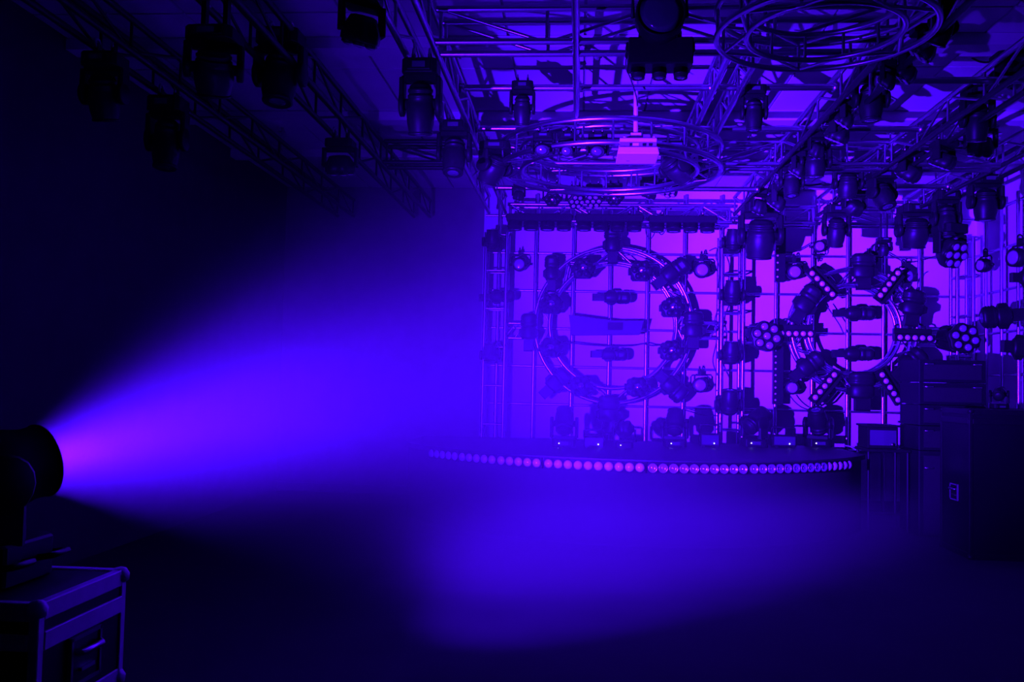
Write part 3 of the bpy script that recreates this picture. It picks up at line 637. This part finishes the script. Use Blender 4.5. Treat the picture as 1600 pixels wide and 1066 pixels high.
# cable and plug at the end of the rim
a = atz(1312, 696, .9)
o = thing('power_plug', 'pale plug with a thin looping cable at the end of the lens rim', 'plug', T(a))
put('plug', MB().box((0, 0, 0), (.12, .05, .04), ch=.01).mesh('plug_body', M_PALE), o)
e = at(1329, 722, a.y - .4)
put('cable', MB().tube([(.06, 0, 0), (.12, -.05, -.01), Vector((.17, -.2, -.06)), e - a], .008, 6).mesh('plug_cable', M_PALE), o)

# lamps standing on the stage
def standing(kind, x0, y0, x1, y1, label, tilt=0, pan=0, ref=.5):
    p = atz((x0 + x1) / 2, y1, SZ); s = (y1 - y0) / ppm(p) / ref
    return lamp(kind, label, T((p.x, p.y, SZ)) @ R(180, 'Y') @ R(180, 'Z') @ R(180, 'Z') @ S(s), pan, tilt, led=True)
for args in (('spot', 858, 640, 904, 698, 'hazy moving head standing on the stage, farthest into the beam', 30, 0, .47), ('spot', 1036, 644, 1072, 698, 'moving head standing on the stage with its nose raised, below the small round lamp', 25, 10, .46),
             ('spot', 1158, 644, 1198, 698, 'moving head standing on the stage tilted aside, in front of the middle tower', 55, 60, .42), ('spot', 1258, 643, 1298, 698, 'moving head standing on the stage below the smaller ring', -30, 30, .45),
             ('wash', 960, 662, 990, 700, 'short hazy lamp standing on the stage under the large ring', 40, 0, .38)):
    standing(*args[:6], tilt=args[6], pan=args[7], ref=args[8])
for x0, x1, yt, l in ((1093, 1123, 664, 'low box lamp with a bright gap under its handle, beside the middle tower'), (1205, 1242, 668, 'low box lamp with a bright gap under its handle, before the pixel strip'), (912, 944, 672, 'low hazy box lamp between two standing heads')):
    p = atz((x0 + x1) / 2, 699, SZ); k = ppm(p); wd = (x1 - x0) / k; hh = (699 - yt) / k
    g = thing('box_lamp', l, 'stage light', T((p.x, p.y, SZ)))
    put('body', MB().box((0, 0, hh * .33), (wd, .16, hh * .58)).mesh('box_lamp_body', M_BLACK, .008), g)
    put('face', MB().box((0, -.085, hh * .34), (wd * .86, .012, hh * .42)).mesh('box_lamp_face', M_GLASS), g)
    put('handle', MB().tube([(-wd * .48, 0, hh * .55), (-wd * .48, 0, hh * .95), (-wd * .4, 0, hh), (wd * .4, 0, hh), (wd * .48, 0, hh * .95), (wd * .48, 0, hh * .55)], .014, 6).mesh('box_lamp_handle', M_BLACKM), g)
    for sx in (-.35, .35): put('foot', MB().box((sx * wd, 0, .012), (.04, .2, .024)).mesh('box_lamp_foot', M_BLACKM), g)
    put('indicator', LED, g, T((wd * .2, -.095, hh * .2)))

# ------------------------------------------------------------------ control table, cases and cabinets by the side wall
p0 = atz(1368, 700, .86); px0 = at(1350, 690, 10.6); px1 = at(1416, 690, 10.6)
g = thing('control_table', 'small metal-legged table with a dark cabinet on it, beside the case stack', 'table', T(((px0.x + px1.x) / 2, 10.7, 0)))
Wt = px1.x - px0.x; zt_ = at(1390, 700, 10.7).z
put('tabletop', MB().box((0, 0, zt_ - .02), (Wt, .5, .035)).mesh('table_top', M_BLACK, .004), g)
for sx in (-.46, .46):
    for sy in (-.2, .2): bar('leg', (sx * Wt, sy, 0), (sx * Wt, sy, zt_ - .03), .016, M_BLACKM, g)
bar('crossrail', (-.46 * Wt, -.2, .2), (.46 * Wt, -.2, .2), .012, M_BLACKM, g)
zc = at(1390, 664, 10.7).z
g = thing('control_cabinet', 'dark box with a pale top edge standing on the small table', 'cabinet', T(((px0.x + px1.x) / 2 - .05, 10.7, zt_)))
hh = zc - zt_ - .02
put('body', MB().box((0, 0, hh / 2), (Wt * .72, .36, hh)).mesh('control_cabinet_body', M_BLACK, .006), g)
put('lid', MB().box((0, 0, hh + .012), (Wt * .8, .4, .025)).mesh('control_cabinet_lid', M_BLACKM, .004), g)
put('front_panel', MB().box((0, -.184, hh * .5), (Wt * .62, .01, hh * .7)).mesh('control_cabinet_front', M_GLASS), g)
put('knob', MB().cyl((.1, -.19, hh * .2), (.1, -.21, hh * .2), .02).mesh('control_cabinet_knob', M_ALU), g)
def case(name, label, M, w_, d_, h_, lid=.12, latch=True, group=None, edge=.032, me_=None):
    me_ = me_ or M_CASEALU
    """flight case standing on z=0: laminate body, aluminium edges, ball corners, recessed latch"""
    g = thing(name, label, 'flight case', M, group)
    put('body', MB().box((0, 0, h_ / 2), (w_ - .012, d_ - .012, h_ - .012)).mesh('case_body', M_CASE), g)
    X, Y_ = w_ / 2, d_ / 2
    def strip(c, s): put('edge_strip', MB().box(c, s).mesh('case_edge', me_, .003), g)
    for sx in (-1, 1):
        for sy in (-1, 1): strip((sx * (X - edge / 2), sy * (Y_ - edge / 2), h_ / 2), (edge, edge, h_))
        for z in (.028, h_ - .028): strip((sx * (X - edge / 2), 0, z), (edge, d_ - 2 * edge, .056))
        strip((sx * (X - .003), 0, h_ - lid), (.012, d_ - 2 * edge, .058))
    for sy in (-1, 1):
        for z in (.028, h_ - .028): strip((0, sy * (Y_ - edge / 2), z), (w_ - 2 * edge, edge, .056))
        strip((0, sy * (Y_ - .003), h_ - lid), (w_ - 2 * edge, .012, .05))
    ball = MB().lathe([(0, .032), (.02, .026), (.032, .006), (.03, -.016), (.0, -.034)], 10).mesh('case_corner', me_)
    for sx in (-1, 1):
        for sy in (-1, 1):
            for z in (.022, h_ - .022): put('ball_corner', ball, g, T((sx * (X - .016), sy * (Y_ - .016), z)))
    if latch:
        for sx, rot in ((1, 0), (-1, 180)):
            q_ = R(rot, 'Z') @ T((X - .002, 0, h_ * .42))
            l = put('latch_dish', MB().box((0, 0, 0), (.014, .17, .15)).mesh('latch_dish', M_BLACKM, .003), g, q_)
            fr = MB()
            for dy in (-.085, .085): fr.box((.005, dy, 0), (.014, .012, .16))
            for dz in (-.075, .075): fr.box((.005, 0, dz), (.014, .18, .012))
            put('dish_frame', fr.mesh('latch_frame', M_GREY), l)
            put('handle', MB().tube([(.012, -.07, .035), (.03, -.06, .03), (.03, .06, .03), (.012, .07, .035)], .011, 6).mesh('latch_handle', M_ALU), l)
            put('bolt', MB().box((.012, 0, -.03), (.014, .08, .012)).mesh('latch_bolt', M_ALU), l)
    return g
# tall stack of black cases in the corner
ys = 10.25; xa, xb = at(1436, 620, ys).x, at(1541, 620, ys).x; tops = [at(1470, q_, ys).z for q_ in (562, 598, 633, 666, 705)] + [.0]
for k, l in enumerate(('topmost black case of the tall corner stack', 'second black case from the top of the corner stack', 'third black case from the top of the corner stack', 'fourth black case from the top of the corner stack', 'large black case at the bottom of the corner stack')):
    hgt = tops[k] - tops[k + 1]
    g = thing('stacked_case', l, 'flight case', T(((xa + xb) / 2, ys + .3, tops[k + 1])))
    put('body', MB().box((0, 0, hgt / 2), (xb - xa, .6, hgt - .008), ch=.01).mesh('stacked_case_body', M_CASE), g)
    put('edge_strip', MB().box((0, -.3, hgt - .02), (xb - xa - .02, .012, .018)).mesh('stacked_case_edge', M_BLACKM), g)
    put('grille', MB().box((0, -.301, hgt / 2 - .01), (xb - xa - .1, .012, hgt - .09)).mesh('stacked_case_grille', M_BAG), g)
    for sx in (-1, 1):
        put('handle', MB().tube([(sx * (xb - xa) * .36 - .05, -.305, hgt * .8), (sx * (xb - xa) * .36 - .04, -.325, hgt * .8), (sx * (xb - xa) * .36 + .04, -.325, hgt * .8), (sx * (xb - xa) * .36 + .05, -.305, hgt * .8)], .008, 5).mesh('stacked_case_handle', M_ALU), g)
xa = at(1508, 660, 9.0).x
g = case('large_case', 'very dark large case in the shade in front of the side wall', T((xa + .62, 9.3, 0)), 1.2, .7, at(1560, 640, 9.0).z, latch=True, me_=M_BLACKM)
p = at(1565, 640, 9.2)
lamp('spot', 'small dark lamp with a pale glint lying on the very dark large case', T((p.x, 9.25, at(1560, 640, 9.0).z)) @ R(180, 'Y') @ S(.5), tilt=70, pan=30)

# ------------------------------------------------------------------ foreground: flight cases and the lamp that throws the beam
a = atz(72, 945, .9); b = atz(190, 888, .9)
cx = (a.x + b.x) / 2; dep = b.y - a.y; wd = 1.0
case('flight_case', 'black flight case with metal edges under the lamp that throws the beam', T((cx - wd / 2, (a.y + b.y) / 2, .50)), wd, dep, .4, lid=.119)
case('flight_case', 'lower black flight case carrying the edged case below the beam lamp', T((cx - wd / 2, (a.y + b.y) / 2, 0)), wd, dep, .49, lid=.12)
axis = (BEAM_TO - BEAM_FROM).normalized()
g = thing('beam_lamp', 'large black moving head in the near corner throwing the violet beam', 'stage light', T((cx - .42, (a.y + b.y) / 2, .90)))
o0 = Vector((cx - .42, (a.y + b.y) / 2, .90))
put('base', MB().box((0, 0, .07), (.44, .36, .14), ch=.05).mesh('beam_lamp_base', M_BLACK, .008), g)
piv = BEAM_FROM - axis * .26 - o0                      # centre of the head
ya = math.atan2(-axis.x, axis.y); Q = T((piv.x, piv.y, 0)) @ Matrix.Rotation(ya, 4, 'Z')
yk = MB().box((0, 0, .165), (.46, .2, .05), ch=.04)
for s in (-1, 1): yk.box((s * .215, 0, (piv.z + .14) / 2 + .03), (.05, .16, piv.z - .06), ch=.02); yk.lathe([(.09, -.03), (.1, -.02), (.1, .02), (.09, .03)], 16, T((s * .215, 0, piv.z)) @ R(90, 'Y'))
put('yoke', yk.mesh('beam_lamp_yoke', M_BLACK), g, Matrix.Rotation(0, 4, 'Z') @ Q)
HQ = axis.to_track_quat('Z', 'Y').to_matrix().to_4x4()
h = put('head', MB().lathe([(.04, -.2), (.1, -.18), (.13, -.12), (.15, -.05), (.15, .08), (.14, .14), (.126, .2), (.128, .24), (.128, .26), (.122, .262), (.118, .25), (.114, .06), (.0, .055)], 40).cyl((-.2, 0, 0), (.2, 0, 0), .05).mesh('beam_lamp_head', M_BLACK), g, T(piv) @ HQ)
put('lens', MB().lathe([(.113, .058), (.09, .064), (0, .07)], 28).mesh('beam_lamp_lens', mat('lit_lens', (.5, .5, .5), .3, emit=(BEAM_COLOUR, 2.0))), h)
put('front_ring', MB().tube([(.126 * math.cos(t), .126 * math.sin(t), .255) for t in [2 * math.pi * k / 40 for k in range(40)]], .007, 6, True).mesh('beam_lamp_ring', M_BLACKM), h)
for k in range(6): put('fin', MB().box((0, 0, -.1 + .03 * k), (.315, .2, .008), ch=.05).mesh('beam_lamp_fin', M_BLACKM), h)
for sy in (-1, 1): put('carry_handle', MB().tube([(.2, sy * .1 - .06, .07), (.26, sy * .1 - .05, .08), (.26, sy * .1 + .05, .08), (.2, sy * .1 + .06, .07)], .012, 6).mesh('beam_lamp_handle', M_BLACKM), g)
sp = bpy.data.lights.new('beam', 'SPOT'); sp.energy = BEAM_WATTS; sp.color = BEAM_COLOUR
sp.spot_size = math.radians(BEAM_CONE); sp.spot_blend = BEAM_BLEND; sp.shadow_soft_size = .045
sp.use_nodes = True; ln_ = sp.node_tree.nodes; ll_ = sp.node_tree.links; em_ = ln_['Emission']
tc_ = ln_.new('ShaderNodeTexCoord'); dp_ = ln_.new('ShaderNodeVectorMath'); dp_.operation = 'NORMALIZE'; ll_.new(tc_.outputs['Normal'], dp_.inputs[0])
sz_ = ln_.new('ShaderNodeSeparateXYZ'); ll_.new(dp_.outputs[0], sz_.inputs[0])
ab_ = ln_.new('ShaderNodeMath'); ab_.operation = 'ABSOLUTE'; ll_.new(sz_.outputs['Z'], ab_.inputs[0])
ac_ = ln_.new('ShaderNodeMath'); ac_.operation = 'ARCCOSINE'; ll_.new(ab_.outputs[0], ac_.inputs[0])
dg_ = ln_.new('ShaderNodeMath'); dg_.operation = 'MULTIPLY'; dg_.inputs[1].default_value = 180 / math.pi / 45; ll_.new(ac_.outputs[0], dg_.inputs[0])
cr_ = ln_.new('ShaderNodeFloatCurve'); cu = cr_.mapping.curves[0]
for k_, (d_, v_) in enumerate(BEAM_PROFILE):
    if k_ == 0: cu.points[0].location = (0, v_)
    elif k_ == len(BEAM_PROFILE) - 1: cu.points[-1].location = (1, 0); cu.points.new(d_ / 45, v_)
    else: cu.points.new(d_ / 45, v_)
for q_ in cu.points: q_.handle_type = 'VECTOR'
cr_.mapping.update(); ll_.new(dg_.outputs[0], cr_.inputs['Value']); 
loc_ = ((-axis).to_track_quat('Z', 'Y').inverted()) @ ((FILL_TO - BEAM_FROM).normalized())  # direction of the added floor lobe in lamp space
dt_ = ln_.new('ShaderNodeVectorMath'); dt_.operation = 'DOT_PRODUCT'; dt_.inputs[1].default_value = loc_; ll_.new(dp_.outputs[0], dt_.inputs[0])
da_ = ln_.new('ShaderNodeMath'); da_.operation = 'ABSOLUTE'; ll_.new(dt_.outputs['Value'], da_.inputs[0])
mr_ = ln_.new('ShaderNodeMapRange'); mr_.interpolation_type = 'SMOOTHSTEP'; ll_.new(da_.outputs[0], mr_.inputs['Value'])
for k_, x_ in (('From Min', math.cos(math.radians(FILL_OUT))), ('From Max', math.cos(math.radians(FILL_IN))), ('To Min', 0), ('To Max', FILL_SHARE)): mr_.inputs[k_].default_value = x_
sm_ = ln_.new('ShaderNodeMath'); sm_.operation = 'ADD'; ll_.new(cr_.outputs[0], sm_.inputs[0]); ll_.new(mr_.outputs[0], sm_.inputs[1])
ll_.new(sm_.outputs[0], em_.inputs['Strength'])
so = bpy.data.objects.new('beam', sp); sc.collection.objects.link(so); so.parent = g
so.matrix_basis = T(piv + axis * .1) @ (-axis).to_track_quat('Z', 'Y').to_matrix().to_4x4()

# ------------------------------------------------------------------ loose cables
def cable(label, pix, Y, r=.008, m=M_CABLE):
    P = [at(x, y_, Y) for x, y_ in pix]; out = []
    for i in range(len(P) - 1):
        p_1 = P[max(i - 1, 0)]; p2 = P[min(i + 2, len(P) - 1)]
        for k in range(6):
            t = k / 6
            out.append(.5 * ((2 * P[i]) + (P[i + 1] - p_1) * t + (2 * p_1 - 5 * P[i] + 4 * P[i + 1] - p2) * t * t + (3 * P[i] - p_1 - 3 * P[i + 1] + p2) * t ** 3))
    out.append(P[-1]); o = P[0]
    tag(put('cable', MB().tube([q_ - o for q_ in out], r, 6).mesh('cable', m), None, T(o)), label, 'cable')
cable('cable swagging from the upper pixel strip to the small round lamp', ((1224, 394), (1240, 394), (1256, 386), (1268, 379)), 12.15)
cable('cable sagging along the cross pipe under the slanted box', ((880, 534), (920, 539), (960, 541), (990, 540), (1005, 537), (1020, 540), (1045, 538)), 12.1, .01)
cable('cable dropping from the smaller ring to its pole', ((1291, 477), (1302, 493), (1312, 508), (1318, 521)), 12.1)
cable('cable drooping below the round lamp with the pale face by the lower pixel strip', ((1234, 618), (1242, 628), (1252, 636), (1262, 640)), 12.1)
cable('cable looping beside the slanting-up five-lens bar', ((1405, 467), (1416, 465), (1421, 450), (1428, 432), (1434, 428)), 12.0)
cable('cable bunch looped at the top of the middle tower', ((1108, 392), (1120, 388), (1119, 402), (1124, 420), (1122, 450)), 11.9)
cable('cable hanging along the flank of the middle tower', ((1125, 478), (1117, 500), (1120, 530), (1114, 565), (1124, 592)), 11.91)
cable('cable strung under the cross pipe near the corner', ((1380, 392), (1402, 404), (1420, 410), (1450, 404), (1490, 390)), 12.3)
cable('cable hanging from the three-barrel block towards the crossbar', ((988, 70), (980, 85), (978, 105), (985, 122), (994, 150), (996, 166)), 6.9, .006)
cable('cable draped along the shadowed ceiling rail', ((1180, 82), (1210, 88), (1235, 84), (1258, 62)), 6.4, .012)
cable('cable drooping under the shadowed truss near the side wall', ((1515, 88), (1530, 96), (1545, 97), (1560, 92)), 7.4, .008)
cable('cable running from the rear cross truss to the wide-based head', ((1210, 282), (1240, 284), (1262, 290), (1290, 286)), 9.8, .01)
cable('cable sagging low between the middle tower and the large ring', ((1068, 640), (1085, 645), (1100, 649), (1121, 650)), 12.1)
cable('cable loop dangling under the barrel bar beside the tower', ((1008, 352), (1010, 366), (1016, 373), (1022, 366), (1024, 356)), 11.78, .007)
